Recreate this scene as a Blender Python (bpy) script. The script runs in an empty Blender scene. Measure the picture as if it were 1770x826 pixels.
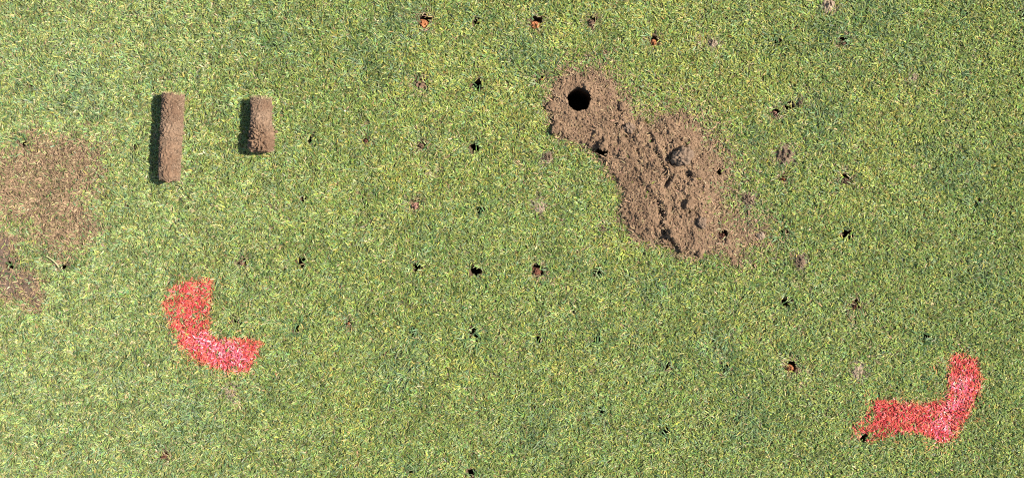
import bpy, math
import numpy as np
from mathutils import Vector

# ------------------------------------------------------------------ camera, light, exposure
C = bpy.context.scene
COL = C.collection
S = 0.0005                      # metres per pixel of the photograph: frame 0.885 m wide
CAM_H = 1.0

cam_data = bpy.data.cameras.new('camera')
cam_data.sensor_width = 36.0
cam_data.lens = 36.0 * CAM_H / (1770 * S)
cam_data.clip_start = 0.01
cam_data.clip_end = 100.0
cam = bpy.data.objects.new('camera', cam_data)
cam.location = (0, 0, CAM_H + 0.003)
COL.objects.link(cam)
C.camera = cam

SUN_EL, SUN_AZ = math.radians(49), math.radians(7)     # azimuth from +X towards +Y
world = bpy.data.worlds.new('World')
C.world = world
world.use_nodes = True
nt = world.node_tree
bg = nt.nodes.get('Background') or nt.nodes.new('ShaderNodeBackground')
sky = nt.nodes.new('ShaderNodeTexSky')
sky.sky_type = 'NISHITA'
sky.sun_disc = False
sky.sun_elevation = SUN_EL
sky.sun_rotation = math.pi / 2 - SUN_AZ
nt.links.new(sky.outputs[0], bg.inputs['Color'])
bg.inputs['Strength'].default_value = 0.085

sun_data = bpy.data.lights.new('sun', 'SUN')
sun_data.energy = 4.8
sun_data.angle = math.radians(0.5)
sun_data.color = (1.0, 0.955, 0.88)
sun = bpy.data.objects.new('sun', sun_data)
sd_ = Vector((math.cos(SUN_EL) * math.cos(SUN_AZ), math.cos(SUN_EL) * math.sin(SUN_AZ), math.sin(SUN_EL)))
sun.rotation_euler = sd_.to_track_quat('Z', 'Y').to_euler()
sun.location = sd_ * 5
COL.objects.link(sun)

C.view_settings.view_transform = 'Standard'
C.view_settings.look = 'None'
C.view_settings.gamma = 1.0
C.view_settings.use_curve_mapping = False
C.view_settings.exposure = 1.38
C.render.engine = 'CYCLES'
C.cycles.use_denoising = False
C.cycles.max_bounces = 5
C.cycles.diffuse_bounces = 3
C.cycles.glossy_bounces = 2
C.cycles.transmission_bounces = 3
C.cycles.pixel_filter_type = 'BLACKMAN_HARRIS'
C.cycles.filter_width = 1.15

# ------------------------------------------------------------------ helpers
rng = np.random.default_rng(11)

def wx(px): return (np.asarray(px, float) - 885.0) * S
def wy(py): return (413.0 - np.asarray(py, float)) * S

_perm = np.random.default_rng(5).permutation(256)
_perm = np.concatenate([_perm, _perm, _perm])
_ga = np.random.default_rng(6).uniform(0, 2 * np.pi, 256)
_gx, _gy = np.cos(_ga), np.sin(_ga)
_g3 = np.random.default_rng(7).normal(size=(256, 3))
_g3 /= np.linalg.norm(_g3, axis=1)[:, None]

def perlin(x, y):
    xi = np.floor(x).astype(int); yi = np.floor(y).astype(int)
    xf = x - xi; yf = y - yi
    u = xf * xf * xf * (xf * (xf * 6 - 15) + 10); v = yf * yf * yf * (yf * (yf * 6 - 15) + 10)
    def g(ix, iy, fx, fy):
        h = _perm[_perm[ix & 255] + (iy & 255)]
        return _gx[h] * fx + _gy[h] * fy
    a = g(xi, yi, xf, yf); b = g(xi + 1, yi, xf - 1, yf)
    c = g(xi, yi + 1, xf, yf - 1); d = g(xi + 1, yi + 1, xf - 1, yf - 1)
    return 1.5 * ((a * (1 - u) + b * u) * (1 - v) + (c * (1 - u) + d * u) * v)

def fbm(x, y, octv=3, off=0.0):
    s = 0; a = 1.0; t = 0
    for k in range(octv):
        s = s + a * perlin(x * 2 ** k + off + 17.3 * k, y * 2 ** k - off * 0.7 + 9.1 * k); t += a; a *= 0.5
    return s / t

def perlin3(p):
    i = np.floor(p).astype(int); f = p - i
    w = f * f * f * (f * (f * 6 - 15) + 10)
    r = 0
    for dx in (0, 1):
        for dy in (0, 1):
            for dz in (0, 1):
                h = _perm[_perm[_perm[(i[:, 0] + dx) & 255] + ((i[:, 1] + dy) & 255)] + ((i[:, 2] + dz) & 255)]
                g = _g3[h]
                dot = g[:, 0] * (f[:, 0] - dx) + g[:, 1] * (f[:, 1] - dy) + g[:, 2] * (f[:, 2] - dz)
                wgt = (w[:, 0] if dx else 1 - w[:, 0]) * (w[:, 1] if dy else 1 - w[:, 1]) * (w[:, 2] if dz else 1 - w[:, 2])
                r = r + wgt * dot
    return 1.5 * r

def fbm3(p, octv=3):
    s = 0; a = 1.0
    for k in range(octv):
        s = s + a * perlin3(p * 2 ** k + 13.7 * k); a *= 0.55
    return s

def sstep(a, b, x):
    t = np.clip((x - a) / (b - a), 0, 1)
    return t * t * (3 - 2 * t)

def poly_sd(px, py, poly):
    """signed distance in px, positive inside"""
    P = np.asarray(poly, float); Q = np.roll(P, -1, axis=0)
    d2 = np.full(px.shape, 1e18); inside = np.zeros(px.shape, bool)
    for (ax, ay), (bx, by) in zip(P, Q):
        ex, ey = bx - ax, by - ay
        t = np.clip(((px - ax) * ex + (py - ay) * ey) / (ex * ex + ey * ey), 0, 1)
        d2 = np.minimum(d2, (px - ax - t * ex) ** 2 + (py - ay - t * ey) ** 2)
        if ay != by:
            cond = ((ay > py) != (by > py)) & (px < ex * (py - ay) / ey + ax)
            inside ^= cond
    d = np.sqrt(d2)
    return np.where(inside, d, -d)

def line_dist(px, py, pts):
    d2 = np.full(px.shape, 1e18)
    for (ax, ay), (bx, by) in zip(pts[:-1], pts[1:]):
        ex, ey = bx - ax, by - ay
        t = np.clip(((px - ax) * ex + (py - ay) * ey) / (ex * ex + ey * ey), 0, 1)
        d2 = np.minimum(d2, (px - ax - t * ex) ** 2 + (py - ay - t * ey) ** 2)
    return np.sqrt(d2)

def make_mesh(name, verts, faces, mat, parent=None, cols=None, smooth=True, nside=4):
    verts = np.asarray(verts, np.float32); faces = np.asarray(faces, np.int32)
    me = bpy.data.meshes.new(name)
    nf = len(faces)
    me.vertices.add(len(verts)); me.vertices.foreach_set('co', verts.ravel())
    me.loops.add(nf * nside); me.loops.foreach_set('vertex_index', faces.ravel())
    me.polygons.add(nf)
    me.polygons.foreach_set('loop_start', np.arange(0, nf * nside, nside, dtype=np.int32))
    me.polygons.foreach_set('loop_total', np.full(nf, nside, np.int32))
    me.polygons.foreach_set('use_smooth', np.full(nf, smooth, bool))
    if cols is not None:
        at = me.attributes.new('col', 'FLOAT_COLOR', 'POINT')
        c4 = np.ones((len(verts), 4), np.float32); c4[:, :3] = cols
        at.data.foreach_set('color', c4.ravel())
    me.update(calc_edges=True)
    me.validate()
    me.materials.append(mat)
    o = bpy.data.objects.new(name, me)
    COL.objects.link(o)
    if parent is not None: o.parent = parent
    return o

def tag(o, label=None, cat=None, group=None, kind=None):
    if label: o['label'] = label
    if cat: o['category'] = cat
    if group: o['group'] = group
    if kind: o['kind'] = kind
    return o

def empty(name, loc, rz=0.0):
    o = bpy.data.objects.new(name, None)
    o.empty_display_size = 0.01
    o.location = loc; o.rotation_euler = (0, 0, rz)
    COL.objects.link(o)
    return o

# ------------------------------------------------------------------ materials
def new_mat(name):
    m = bpy.data.materials.new(name); m.use_nodes = True
    n = m.node_tree.nodes; l = m.node_tree.links
    b = n.get('Principled BSDF')
    return m, n, l, b

def blade_mat(name, rough=0.5, spec=0.4, trans=0.3):
    m, n, l, b = new_mat(name)
    a = n.new('ShaderNodeAttribute'); a.attribute_name = 'col'
    tex = n.new('ShaderNodeTexNoise'); tex.inputs['Scale'].default_value = 900
    geo = n.new('ShaderNodeNewGeometry')
    l.new(geo.outputs['Position'], tex.inputs['Vector'])
    mr = n.new('ShaderNodeMapRange'); mr.inputs['To Min'].default_value = 0.75; mr.inputs['To Max'].default_value = 1.25
    l.new(tex.outputs['Fac'], mr.inputs['Value'])
    mx = n.new('ShaderNodeMix'); mx.data_type = 'RGBA'; mx.blend_type = 'MULTIPLY'; mx.inputs[0].default_value = 1
    l.new(a.outputs['Color'], mx.inputs[6]); l.new(mr.outputs['Result'], mx.inputs[7])
    l.new(mx.outputs[2], b.inputs['Base Color'])
    b.inputs['Roughness'].default_value = rough
    b.inputs['Specular IOR Level'].default_value = spec
    if trans > 0:
        t = n.new('ShaderNodeBsdfTranslucent'); ms = n.new('ShaderNodeMixShader'); ms.inputs[0].default_value = trans
        l.new(mx.outputs[2], t.inputs['Color'])
        l.new(b.outputs[0], ms.inputs[1]); l.new(t.outputs[0], ms.inputs[2])
        l.new(ms.outputs[0], n['Material Output'].inputs['Surface'])
    return m

def soil_mat(name, dark, light, scale=500.0, bump=0.6, extra=None):
    m, n, l, b = new_mat(name)
    tc = n.new('ShaderNodeTexCoord')
    t1 = n.new('ShaderNodeTexNoise'); t1.inputs['Scale'].default_value = scale; t1.inputs['Detail'].default_value = 6
    t1.inputs['Roughness'].default_value = 0.7
    t2 = n.new('ShaderNodeTexNoise'); t2.inputs['Scale'].default_value = scale * 0.08; t2.inputs['Detail'].default_value = 3
    l.new(tc.outputs['Object'], t1.inputs['Vector']); l.new(tc.outputs['Object'], t2.inputs['Vector'])
    ad = n.new('ShaderNodeMath'); ad.operation = 'MULTIPLY_ADD'; ad.inputs[1].default_value = 0.45
    l.new(t2.outputs['Fac'], ad.inputs[0])
    sc = n.new('ShaderNodeMath'); sc.operation = 'MULTIPLY'; sc.inputs[1].default_value = 0.6
    l.new(t1.outputs['Fac'], sc.inputs[0]); l.new(sc.outputs[0], ad.inputs[2])
    r = n.new('ShaderNodeValToRGB')
    r.color_ramp.elements[0].position = 0.34; r.color_ramp.elements[0].color = (*dark, 1)
    r.color_ramp.elements[1].position = 0.68; r.color_ramp.elements[1].color = (*light, 1)
    if extra:
        e = r.color_ramp.elements.new(0.54); e.color = (*extra, 1)
    l.new(ad.outputs[0], r.inputs['Fac'])
    l.new(r.outputs['Color'], b.inputs['Base Color'])
    b.inputs['Roughness'].default_value = 0.95
    b.inputs['Specular IOR Level'].default_value = 0.15
    bp = n.new('ShaderNodeBump'); bp.inputs['Strength'].default_value = bump; bp.inputs['Distance'].default_value = 0.0006
    l.new(t1.outputs['Fac'], bp.inputs['Height']); l.new(bp.outputs['Normal'], b.inputs['Normal'])
    return m

M_blade = blade_mat('grass_blade', 0.5, 0.32, 0.3)
M_paint = blade_mat('painted_blade', 0.6, 0.22, 0.08)
M_dusted = blade_mat('dusted_blade', 0.85, 0.2, 0.12)
M_thatch = soil_mat('thatch', (0.035, 0.032, 0.014), (0.13, 0.11, 0.05), 420)
M_soil = soil_mat('dug_soil', (0.072, 0.043, 0.025), (0.222, 0.142, 0.084), 700, 1.0, (0.142, 0.089, 0.052))
M_core = soil_mat('core_soil', (0.075, 0.046, 0.028), (0.225, 0.150, 0.096), 620, 1.2, (0.145, 0.094, 0.059))
def add_layers(m):
    # a soil core keeps its layers: dark organic under the turf end, a pale sandy band, then brown
    n = m.node_tree.nodes; l = m.node_tree.links; b = n['Principled BSDF']
    src = b.inputs['Base Color'].links[0].from_socket
    tc = n.new('ShaderNodeTexCoord'); sp = n.new('ShaderNodeSeparateXYZ'); l.new(tc.outputs['Object'], sp.inputs[0])
    ns = n.new('ShaderNodeTexNoise'); ns.inputs['Scale'].default_value = 160; ns.inputs['Detail'].default_value = 4
    l.new(tc.outputs['Object'], ns.inputs['Vector'])
    ma = n.new('ShaderNodeMath'); ma.operation = 'MULTIPLY_ADD'; ma.inputs[1].default_value = 0.014
    l.new(ns.outputs['Fac'], ma.inputs[0]); l.new(sp.outputs['X'], ma.inputs[2])
    mr = n.new('ShaderNodeMapRange'); mr.inputs['From Min'].default_value = -0.030; mr.inputs['From Max'].default_value = 0.044
    l.new(ma.outputs[0], mr.inputs['Value'])
    rp = n.new('ShaderNodeValToRGB'); e = rp.color_ramp.elements
    e[0].position = 0.0; e[0].color = (0.95, 0.90, 0.85, 1); e[1].position = 1.0; e[1].color = (1.0, 0.93, 0.88, 1)
    for p, c in ((0.16, (0.86, 0.80, 0.77, 1)), (0.30, (0.92, 0.86, 0.83, 1)), (0.38, (1.16, 1.16, 1.16, 1)), (0.50, (1.12, 1.10, 1.08, 1)), (0.56, (0.98, 0.93, 0.89, 1)), (0.8, (0.98, 0.90, 0.85, 1))):
        q = e.new(p); q.color = c
    l.new(mr.outputs['Result'], rp.inputs['Fac'])
    mx = n.new('ShaderNodeMix'); mx.data_type = 'RGBA'; mx.blend_type = 'MULTIPLY'; mx.inputs[0].default_value = 1
    l.new(src, mx.inputs[6]); l.new(rp.outputs['Color'], mx.inputs[7]); l.new(mx.outputs[2], b.inputs['Base Color'])
add_layers(M_core)
M_grey = soil_mat('cast_soil', (0.050, 0.033, 0.021), (0.165, 0.113, 0.072), 600, 0.7)
M_clod = soil_mat('clod_soil', (0.066, 0.043, 0.028), (0.215, 0.147, 0.097), 600, 0.8)
M_pale = soil_mat('pale_soil', (0.11, 0.077, 0.050), (0.30, 0.222, 0.150), 600, 0.6)
M_orange = soil_mat('orange_earth', (0.13, 0.042, 0.018), (0.42, 0.17, 0.07), 500, 0.6)
M_rust = soil_mat('rust_earth', (0.05, 0.02, 0.013), (0.17, 0.070, 0.042), 500, 0.6)
M_brown = soil_mat('brown_earth', (0.06, 0.036, 0.023), (0.23, 0.145, 0.092), 500, 0.6)
M_pink = soil_mat('pink_earth', (0.14, 0.062, 0.042), (0.36, 0.20, 0.145), 500, 0.6)
M_wall = soil_mat('hole_wall', (0.035, 0.022, 0.013), (0.120, 0.080, 0.048), 500, 0.6)
M_mud = soil_mat('dark_mud', (0.040, 0.026, 0.019), (0.120, 0.080, 0.058), 500, 0.6)

# ------------------------------------------------------------------ layout (pixels of the photograph)
BORE = (1000.5, 172.5, 20.5)

# x, y, radius, kind, label   kinds: open, slit, tuft, and earth types with the earth showing inside
O, R, B, P, W = 'orange', 'rust', 'brown', 'pink', 'pale'
HOLES = [
 (51, 146, 5, 'slit', 'tiny dark tine hole slit alone in pale grass above the brown patch at left edge'),
 (37, 249, 6, 'open', 'small dark tine hole at the upper left corner of the brown turf patch'),
 (231, 253, 7, 'open', 'small black tine hole between the brown turf patch and the long soil core'),
 (535, 239, 9, 'open', 'ragged black tine hole just right of the short soil core'),
 (219, 353, 5, 'slit', 'tiny dark tine hole below and left of the long soil core'),
 (524, 346, 6, 'open', 'small black tine hole below and right of the short soil core'),
 (14, 459, 8, 'open', 'black tine hole in the dark mud smear at left edge of the photo'),
 (106, 461, 7, 'open', 'small black tine hole at the lower end of the pale dry stalk'),
 (418, 452, 8, B, 'brown bottomed tine hole above the corner-side of the left red mark'),
 (520, 453, 10, 'open', 'star shaped black tine hole up and right of the left red mark'),
 (405, 555, 8, 'slit', 'narrow black tine hole inside the angle of the left red mark'),
 (511, 568, 9, 'tuft', 'grassed over tine hole right of the left red mark'),
 (284, 787, 8, R, 'dark brown tine hole near bottom edge, below the left red mark'),
 (602, 557, 5, O, 'tiny tine hole with a speck of orange earth, second hole right of left red mark'),
 (733, 35, 14, O, 'wide tine hole with orange brown earth, leftmost in the top row'),
 (824, 36, 8, 'open', 'small clean black tine hole between two orange bottomed holes in the top row'),
 (927, 38, 13, O, 'tine hole filled with bright orange earth, third from left in the top row'),
 (1023, 37, 10, B, 'brown lined tine hole near top edge straight above the large round hole'),
 (1131, 70, 10, O, 'tine hole with orange earth on its left, above and right of the large round hole'),
 (727, 143, 12, B, 'wide tine hole with loose brown earth, straight below the leftmost top row hole'),
 (824, 146, 11, 'open', 'wide ragged black tine hole, third hole left of the large round hole ring'),
 (936, 136, 6, O, 'small orange bottomed tine hole touching the soil ring left of the large hole'),
 (730, 250, 8, B, 'brown bottomed tine hole in grey thin turf, left of a black frayed one'),
 (822, 254, 11, 'open', 'black tine hole frayed with straw, level with the foot of the short core'),
 (633, 243, 6, R, 'small faint brown tine hole between the short core and the middle holes'),
 (718, 352, 10, P, 'tine hole with pale crumbs inside, in the middle left of the dug soil'),
 (830, 363, 9, 'tuft', 'tine hole hidden in long dark green grass left of a pinkish worm cast'),
 (720, 461, 9, 'open', 'dark tine hole with green blades across it, left of the widest middle black hole'),
 (821, 468, 12, 'open', 'widest black tine hole in the middle of the photo, left of a red brown one'),
 (930, 467, 12, R, 'tine hole showing dark red brown earth in the middle of the photo'),
 (1032, 470, 11, 'tuft', 'grassed over tine hole right of the red brown one and below the dug soil'),
 (712, 573, 10, 'tuft', 'tine hole under radiating grass blades, leftmost of four in the lower middle row'),
 (819, 578, 12, 'tuft', 'large dark tine hole crossed by green blades, second of four in lower middle row'),
 (932, 587, 7, 'open', 'small clean black tine hole, third of four in the lower middle row'),
 (1032, 586, 10, 'tuft', 'tine hole under green blades, rightmost of four in the lower middle row'),
 (1151, 632, 9, 'tuft', 'half closed tine hole in grass well below the tip of the dug soil'),
 (922, 704, 4, 'slit', 'pinprick tine hole in even turf in the lower middle of the photo'),
 (1041, 710, 7, 'tuft', 'narrow grassed over tine hole right of a pinprick one, lower middle of the photo'),
 (1150, 746, 9, 'tuft', 'tine hole in a dark green tuft near the bottom edge, right of centre'),
 (708, 810, 9, 'tuft', 'tine hole in long grass at the bottom edge, left of a dark open one'),
 (814, 818, 8, 'open', 'dark open tine hole cut by the bottom edge of the photo'),
 (1345, 70, 9, 'tuft', 'tine hole under a tuft of bright green blades, right of a pale earth plug'),
 (1459, 71, 9, B, 'narrow brown tine hole near the top edge, under the pale cast on that edge'),
 (1767, 23, 7, 'open', 'dark tine hole cut by the right edge in the top corner'),
 (1343, 194, 10, P, 'tine hole packed with pinkish orange earth right of the dug soil'),
 (1366, 184, 9, 'open', 'dark tine hole wedged between pinkish earth and a small grey cast'),
 (1356, 307, 7, O, 'small tine hole with red orange earth just below the largest grey worm cast'),
 (1465, 310, 11, B, 'wide brown tine hole right of the largest grey worm cast'),
 (1694, 351, 9, 'tuft', 'dark tine hole in green grass nearest the right edge at mid height'),
 (1467, 404, 11, 'open', 'wide black tine hole with grey rim, right of the dug soil tip'),
 (1358, 402, 9, 'tuft', 'tine hole under dark green blades beside the lower right tip of the dug soil'),
 (1671, 127, 7, 'tuft', 'small tine hole under dark blades near the upper right edge, below a corner tuft'),
 (1668, 23, 8, 'tuft', 'tine hole in a dark tuft close to the top right corner'),
 (1361, 521, 10, 'open', 'black tine hole left of the red brown one above the right red mark'),
 (1479, 526, 10, R, 'red brown bottomed tine hole above the right red mark'),
 (1255, 635, 9, 'tuft', 'grassed over tine hole, left of an orange one in the lower right'),
 (1369, 634, 11, O, 'tine hole with a bright orange lump, left of the right red mark'),
 (1603, 583, 9, 'tuft', 'half hidden tine hole just above the upright of the right red mark'),
 (1495, 757, 8, 'open', 'black tine hole at the lower left tip of the right red mark'),
 (1250, 405, 9, R, 'tine hole with rusty earth in the lower right end of the dug soil'),
 (1040, 264, 11, 'open', 'half buried tine hole under a clod in the dug soil, below the large round hole'),
 (1245, 296, 7, 'open', 'small dark tine hole in the right side of the dug soil'),
]

# x, y, radius, height mm, material, label
CASTS = [
 (1358, 268, 17, 4.5, 'grey', 'largest grey worm cast on the grass right of the dug soil'),
 (1295, 344, 14, 3.5, 'grey', 'grey brown worm cast at the right side of the dug soil'),
 (1383, 452, 14, 3.5, 'grey', 'grey worm cast alone in grass below and right of the dug soil'),
 (1041, 395, 8, 3.0, 'grey', 'small grey worm cast left of the lower part of the dug soil'),
 (946, 272, 10, 3.5, 'grey', 'grey worm cast beside a dark gap, left of the dug soil'),
 (1384, 178, 8, 3.0, 'grey', 'small grey worm cast by a dark tine hole right of the dug soil'),
 (933, 356, 13, 2.2, 'pale', 'flat pinkish worm cast in the grass left of the dug soil'),
 (399, 679, 13, 1.4, 'pale', 'pale pinkish worm cast just below the left red mark'),
 (1432, 8, 13, 3.5, 'pale', 'pale worm cast at the top edge of the photo'),
 (1484, 643, 14, 2.4, 'pale', 'pale worm cast above the left end of the right red mark'),
 (1233, 73, 11, 3.5, 'pale', 'pale earth plug with a dark top side, right of an orange bottomed hole'),
 (1581, 133, 8, 2.0, 'pale', 'small tan worm cast in the grass at upper right'),
]

# x, y, radius, label
CLODS = [
 (1177, 272, 17, 'largest clod on the dug soil, with a black shadow on its left'),
 (1043, 250, 12, 'rounded clod sitting above a half buried hole in the dug soil'),
 (1022, 250, 7, 'small clod on the left edge of the dug soil, left of the half buried hole'),
 (952, 184, 9, 'clod on the left rim of the ring of soil round the large hole'),
 (960, 223, 8, 'clod at the lower left of the ring of soil round the large hole'),
 (1074, 184, 9, 'clod on the right rim of the ring of soil round the large hole'),
 (1088, 222, 10, 'grey clod between the ring of soil and the main heap of dug soil'),
 (1192, 258, 8, 'small clod touching the upper right of the largest clod'),
 (1168, 246, 6, 'smallest clod above the largest clod on the dug soil'),
 (1190, 352, 9, 'clod in the middle right of the dug soil'),
 (1160, 404, 9, 'clod beside the groove near the lower end of the dug soil'),
 (1202, 300, 8, 'flat clod below and right of the largest clod'),
 (1212, 384, 8, 'grey clod among thin grass near the lower right of the dug soil'),
 (1316, 408, 7, 'pale clod at the far lower right tip of the dug soil'),
 (1268, 452, 7, 'loose dark clod just below the lower end of the dug soil'),
]

SPILL = [(1012,123),(1034,126),(1053,139),(1066,160),(1078,180),(1097,205),(1127,216),(1150,203),(1180,198),(1208,216),(1237,255),(1262,290),
 (1250,330),(1246,358),(1283,385),(1315,402),(1312,416),(1285,424),(1276,450),(1251,438),(1232,428),(1210,445),(1182,441),(1154,425),(1113,417),(1086,402),
 (1072,371),(1078,332),(1056,296),(1030,262),(1008,247),(985,244),(957,226),(954,200),(948,178),(964,138),(985,124)]
L_ONE = [(290,500),(310,490),(340,486),(364,484),(362,520),(357,555),(361,584),(395,588),(425,586),(450,592),(442,615),(428,640),(405,642),(372,634),(345,624),(315,602),(300,575),(286,545),(283,520)]
L_TWO = [(1648,614),(1668,615),(1686,622),(1697,650),(1691,680),(1678,706),(1664,732),(1650,756),(1629,763),(1605,752),(1583,745),(1550,746),(1525,757),(1500,762),(1480,752),(1476,732),(1500,722),(1500,695),(1530,692),(1562,697),(1600,698),(1636,692),(1643,660)]
PATCH = [(-60,270),(-10,262),(30,250),(60,232),(100,236),(150,240),(180,262),(166,300),(160,330),(140,345),(165,378),(168,402),(140,420),(110,446),(88,440),(62,415),(50,390),(20,372),(-10,380),(-60,360)]
MUD = [(-60,395),(0,405),(28,412),(22,440),(20,466),(45,468),(60,478),(70,500),(66,530),(48,532),(40,512),(12,516),(0,505),(-60,500)]

CORES = {'long': ((299.5, 163), (292.0, 311), 17.6), 'short': ((452.0, 170), (451.0, 262), 17.3)}

def lift(px, py, z):
    """point at height z that the camera sees at pixel (px,py)"""
    f = 1 - (z - 0.003) / CAM_H
    return float(wx(px)) * f, float(wy(py)) * f

def ground_z(x, y):
    return 0.0016 * fbm(x * 9, y * 9, 2, 3.0) + 0.0006 * fbm(x * 60, y * 60, 2, 8.0)

hx = wx([h[0] for h in HOLES]); hy = wy([h[1] for h in HOLES]); hr = np.array([h[2] for h in HOLES]) * S
bx, by, br = float(wx(BORE[0])), float(wy(BORE[1])), BORE[2] * S

# ------------------------------------------------------------------ ground sheet
def axis(half, step):
    a = np.arange(-half, half + step / 2, step)
    out = [half + step]
    st = step
    while out[-1] < 9.0:
        st *= 1.25; out.append(out[-1] + st)
    out = np.array(out)
    return np.concatenate([-out[::-1], a, out])

gx_, gy_ = axis(0.56, 0.002), axis(0.31, 0.002)
X, Y = np.meshgrid(gx_, gy_)
Z = ground_z(X, Y) + 0.0004 * fbm(X * 220, Y * 220, 2)
Z = Z - 0.007 * sstep(14, 20, poly_sd(X / S + 885, 413 - Y / S, SPILL))     # scooped under the dug soil
nx, ny = len(gx_), len(gy_)
idx = np.arange(nx * ny).reshape(ny, nx)
F = np.stack([idx[:-1, :-1], idx[:-1, 1:], idx[1:, 1:], idx[1:, :-1]], -1).reshape(-1, 4)
V = np.stack([X, Y, Z], -1).reshape(-1, 3)
fc = V[F].mean(1)
keep = np.ones(len(F), bool)
for x, y, r in list(zip(hx, hy, hr)) + [(bx, by, br)]:
    keep &= (fc[:, 0] - x) ** 2 + (fc[:, 1] - y) ** 2 > (r + 0.0016) ** 2
ground = make_mesh('ground', V, F[keep], M_thatch)
tag(ground, 'dark thatch and soil under the mown turf', 'ground', kind='structure')

# ------------------------------------------------------------------ dug soil
_lr = np.random.default_rng(77)
LUMPS = []
for cx_, cy_, sx_l, sy_l, nl_, r0, r1_ in ((1165, 262, 32, 34, 70, 3, 8), (1085, 195, 16, 18, 40, 3, 7), (1040, 250, 18, 12, 22, 3, 8), (955, 200, 8, 24, 22, 3, 7), (1175, 350, 30, 50, 70, 2.5, 6.5),
                                          (1150, 415, 30, 14, 30, 3, 6), (1225, 360, 30, 50, 40, 2.5, 6), (1085, 370, 14, 30, 20, 3, 6)):
    for _ in range(nl_):
        LUMPS.append((_lr.normal(cx_, sx_l), _lr.normal(cy_, sy_l), _lr.uniform(r0, r1_), _lr.uniform(0.35, 0.85)))

PITS = [(1158, 276, 6, .0055), (1143, 364, 6, .0050), (1030, 260, 7, .0040), (1190, 302, 4, .004), (1206, 290, 4, .003), (1168, 318, 5, .004), (1062, 214, 4, .003), (1070, 190, 4, .003),
        (1082, 232, 4, .003), (1150, 400, 5, .004), (1168, 428, 5, .004), (1192, 366, 4, .003), (1242, 372, 5, .003), (1185, 250, 4, .003), (1135, 228, 4, .003), (968, 138, 3, .003), (1100, 262, 4, .003)]

def soil_height(x, y):
    """height above the ground of the dug soil and its cover (0..1); numpy arrays"""
    px = x / S + 885; py = 413 - y / S
    sd = poly_sd(px, py, SPILL)
    n1 = fbm(px / 26, py / 26, 3, 2.0); n2 = fbm(px / 9, py / 9, 3, 4.0)
    e = sd + 9 * n1 + 8 * n2
    # thin fringe along the upper right and lower right, thick along the left
    edge_x = np.interp(py, [180, 220, 300, 360, 430, 470], [1165, 1178, 1212, 1212, 1222, 1235])
    thin = sstep(-14, 34, px - edge_x)
    cover = sstep(-3, 6, e)
    thick = (0.0022 + 0.0028 * sstep(0, 45, sd)) * (1 - 0.72 * thin) * sstep(-3, 9 + 16 * thin, e)
    d_b = np.hypot(px - BORE[0], py - BORE[1])
    thick = np.where(d_b < 60, thick * (1 - 0.30 * np.exp(-((d_b - 48) / 14) ** 2)) , thick)
    # relief: rounded crumbs, diagonal smears, ledges
    ang = math.radians(62); u = px * math.cos(ang) + py * math.sin(ang); v = -px * math.sin(ang) + py * math.cos(ang)
    main = sstep(0, 40, sd) * sstep(200, 240, py)
    smear = fbm(u / 55, v / 11, 3, 7.0)
    h = thick + cover * (1 - 0.5 * thin) * (0.0012 * main * smear + 0.0022 * n1 + (0.0008 + 0.0018 * sstep(0.0, 0.5, fbm(px / 45, py / 45, 2, 77.0))) * n2)
    rid = 1 - np.abs(fbm(px / 7, py / 7, 2, 21.0)) * 2
    h = h + cover * 0.0007 * rid + cover * 0.0013 * fbm(px / 3.2, py / 3.2, 2, 31.0)
    lump_h = np.zeros(px.shape)
    wx_, wy_ = px + 2.4 * n2, py + 2.4 * fbm(px / 9 + 40, py / 9, 2, 12.0)
    for lx, ly, lr, lh in LUMPS:
        m = (np.abs(px - lx) < lr + 4) & (np.abs(py - ly) < lr + 4)
        if m.any():
            q = 1 - ((wx_[m] - lx) ** 2 + (wy_[m] - ly) ** 2) / lr ** 2
            lump_h[m] = np.maximum(lump_h[m], lr * S * lh * np.sqrt(np.clip(q, 0, 1)))
    h = h + lump_h * cover * (1 - 0.3 * thin)
    for qx, qy, qr, qd in PITS:
        h = h - qd * cover * np.exp(-(((px - qx) + 2 * n1) ** 2 + ((py - qy) * 0.8 + 2 * n2) ** 2) / qr ** 2)
    for pts, w, dep in GROOVES:
        d = line_dist(px, py, pts) + 2.2 * n2
        h = h - dep * cover * np.exp(-(d / w) ** 2) * (0.55 + 0.9 * np.clip(fbm(px / 14, py / 14, 2, 3.3) + 0.4, 0, 1))
        # a broken ledge on the sunny (right) side
        dr = line_dist(px - 7, py + 3, pts)
        h = h + 0.55 * dep * cover * np.exp(-(dr / (w * 1.6)) ** 2)
    return h, cover, thin, sd

GROOVES = [
 ([(1121,232),(1130,255),(1142,280),(1153,300)], 3.0, 0.0040),
 ([(1160,304),(1150,322)], 2.6, 0.0045),
 ([(1094,290),(1112,322),(1130,347)], 2.4, 0.0018),
 ([(1136,348),(1146,366),(1143,388),(1150,404),(1164,424),(1174,440)], 3.2, 0.0046),
]

sx = np.arange(float(wx(925)), float(wx(1345)), 0.0005); sy = np.arange(float(wy(475)), float(wy(100)), 0.0005)
X, Y = np.meshgrid(sx, sy)
H, cover, thin, sdist = soil_height(X, Y)
Z = ground_z(X, Y) + H + 0.0004
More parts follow.
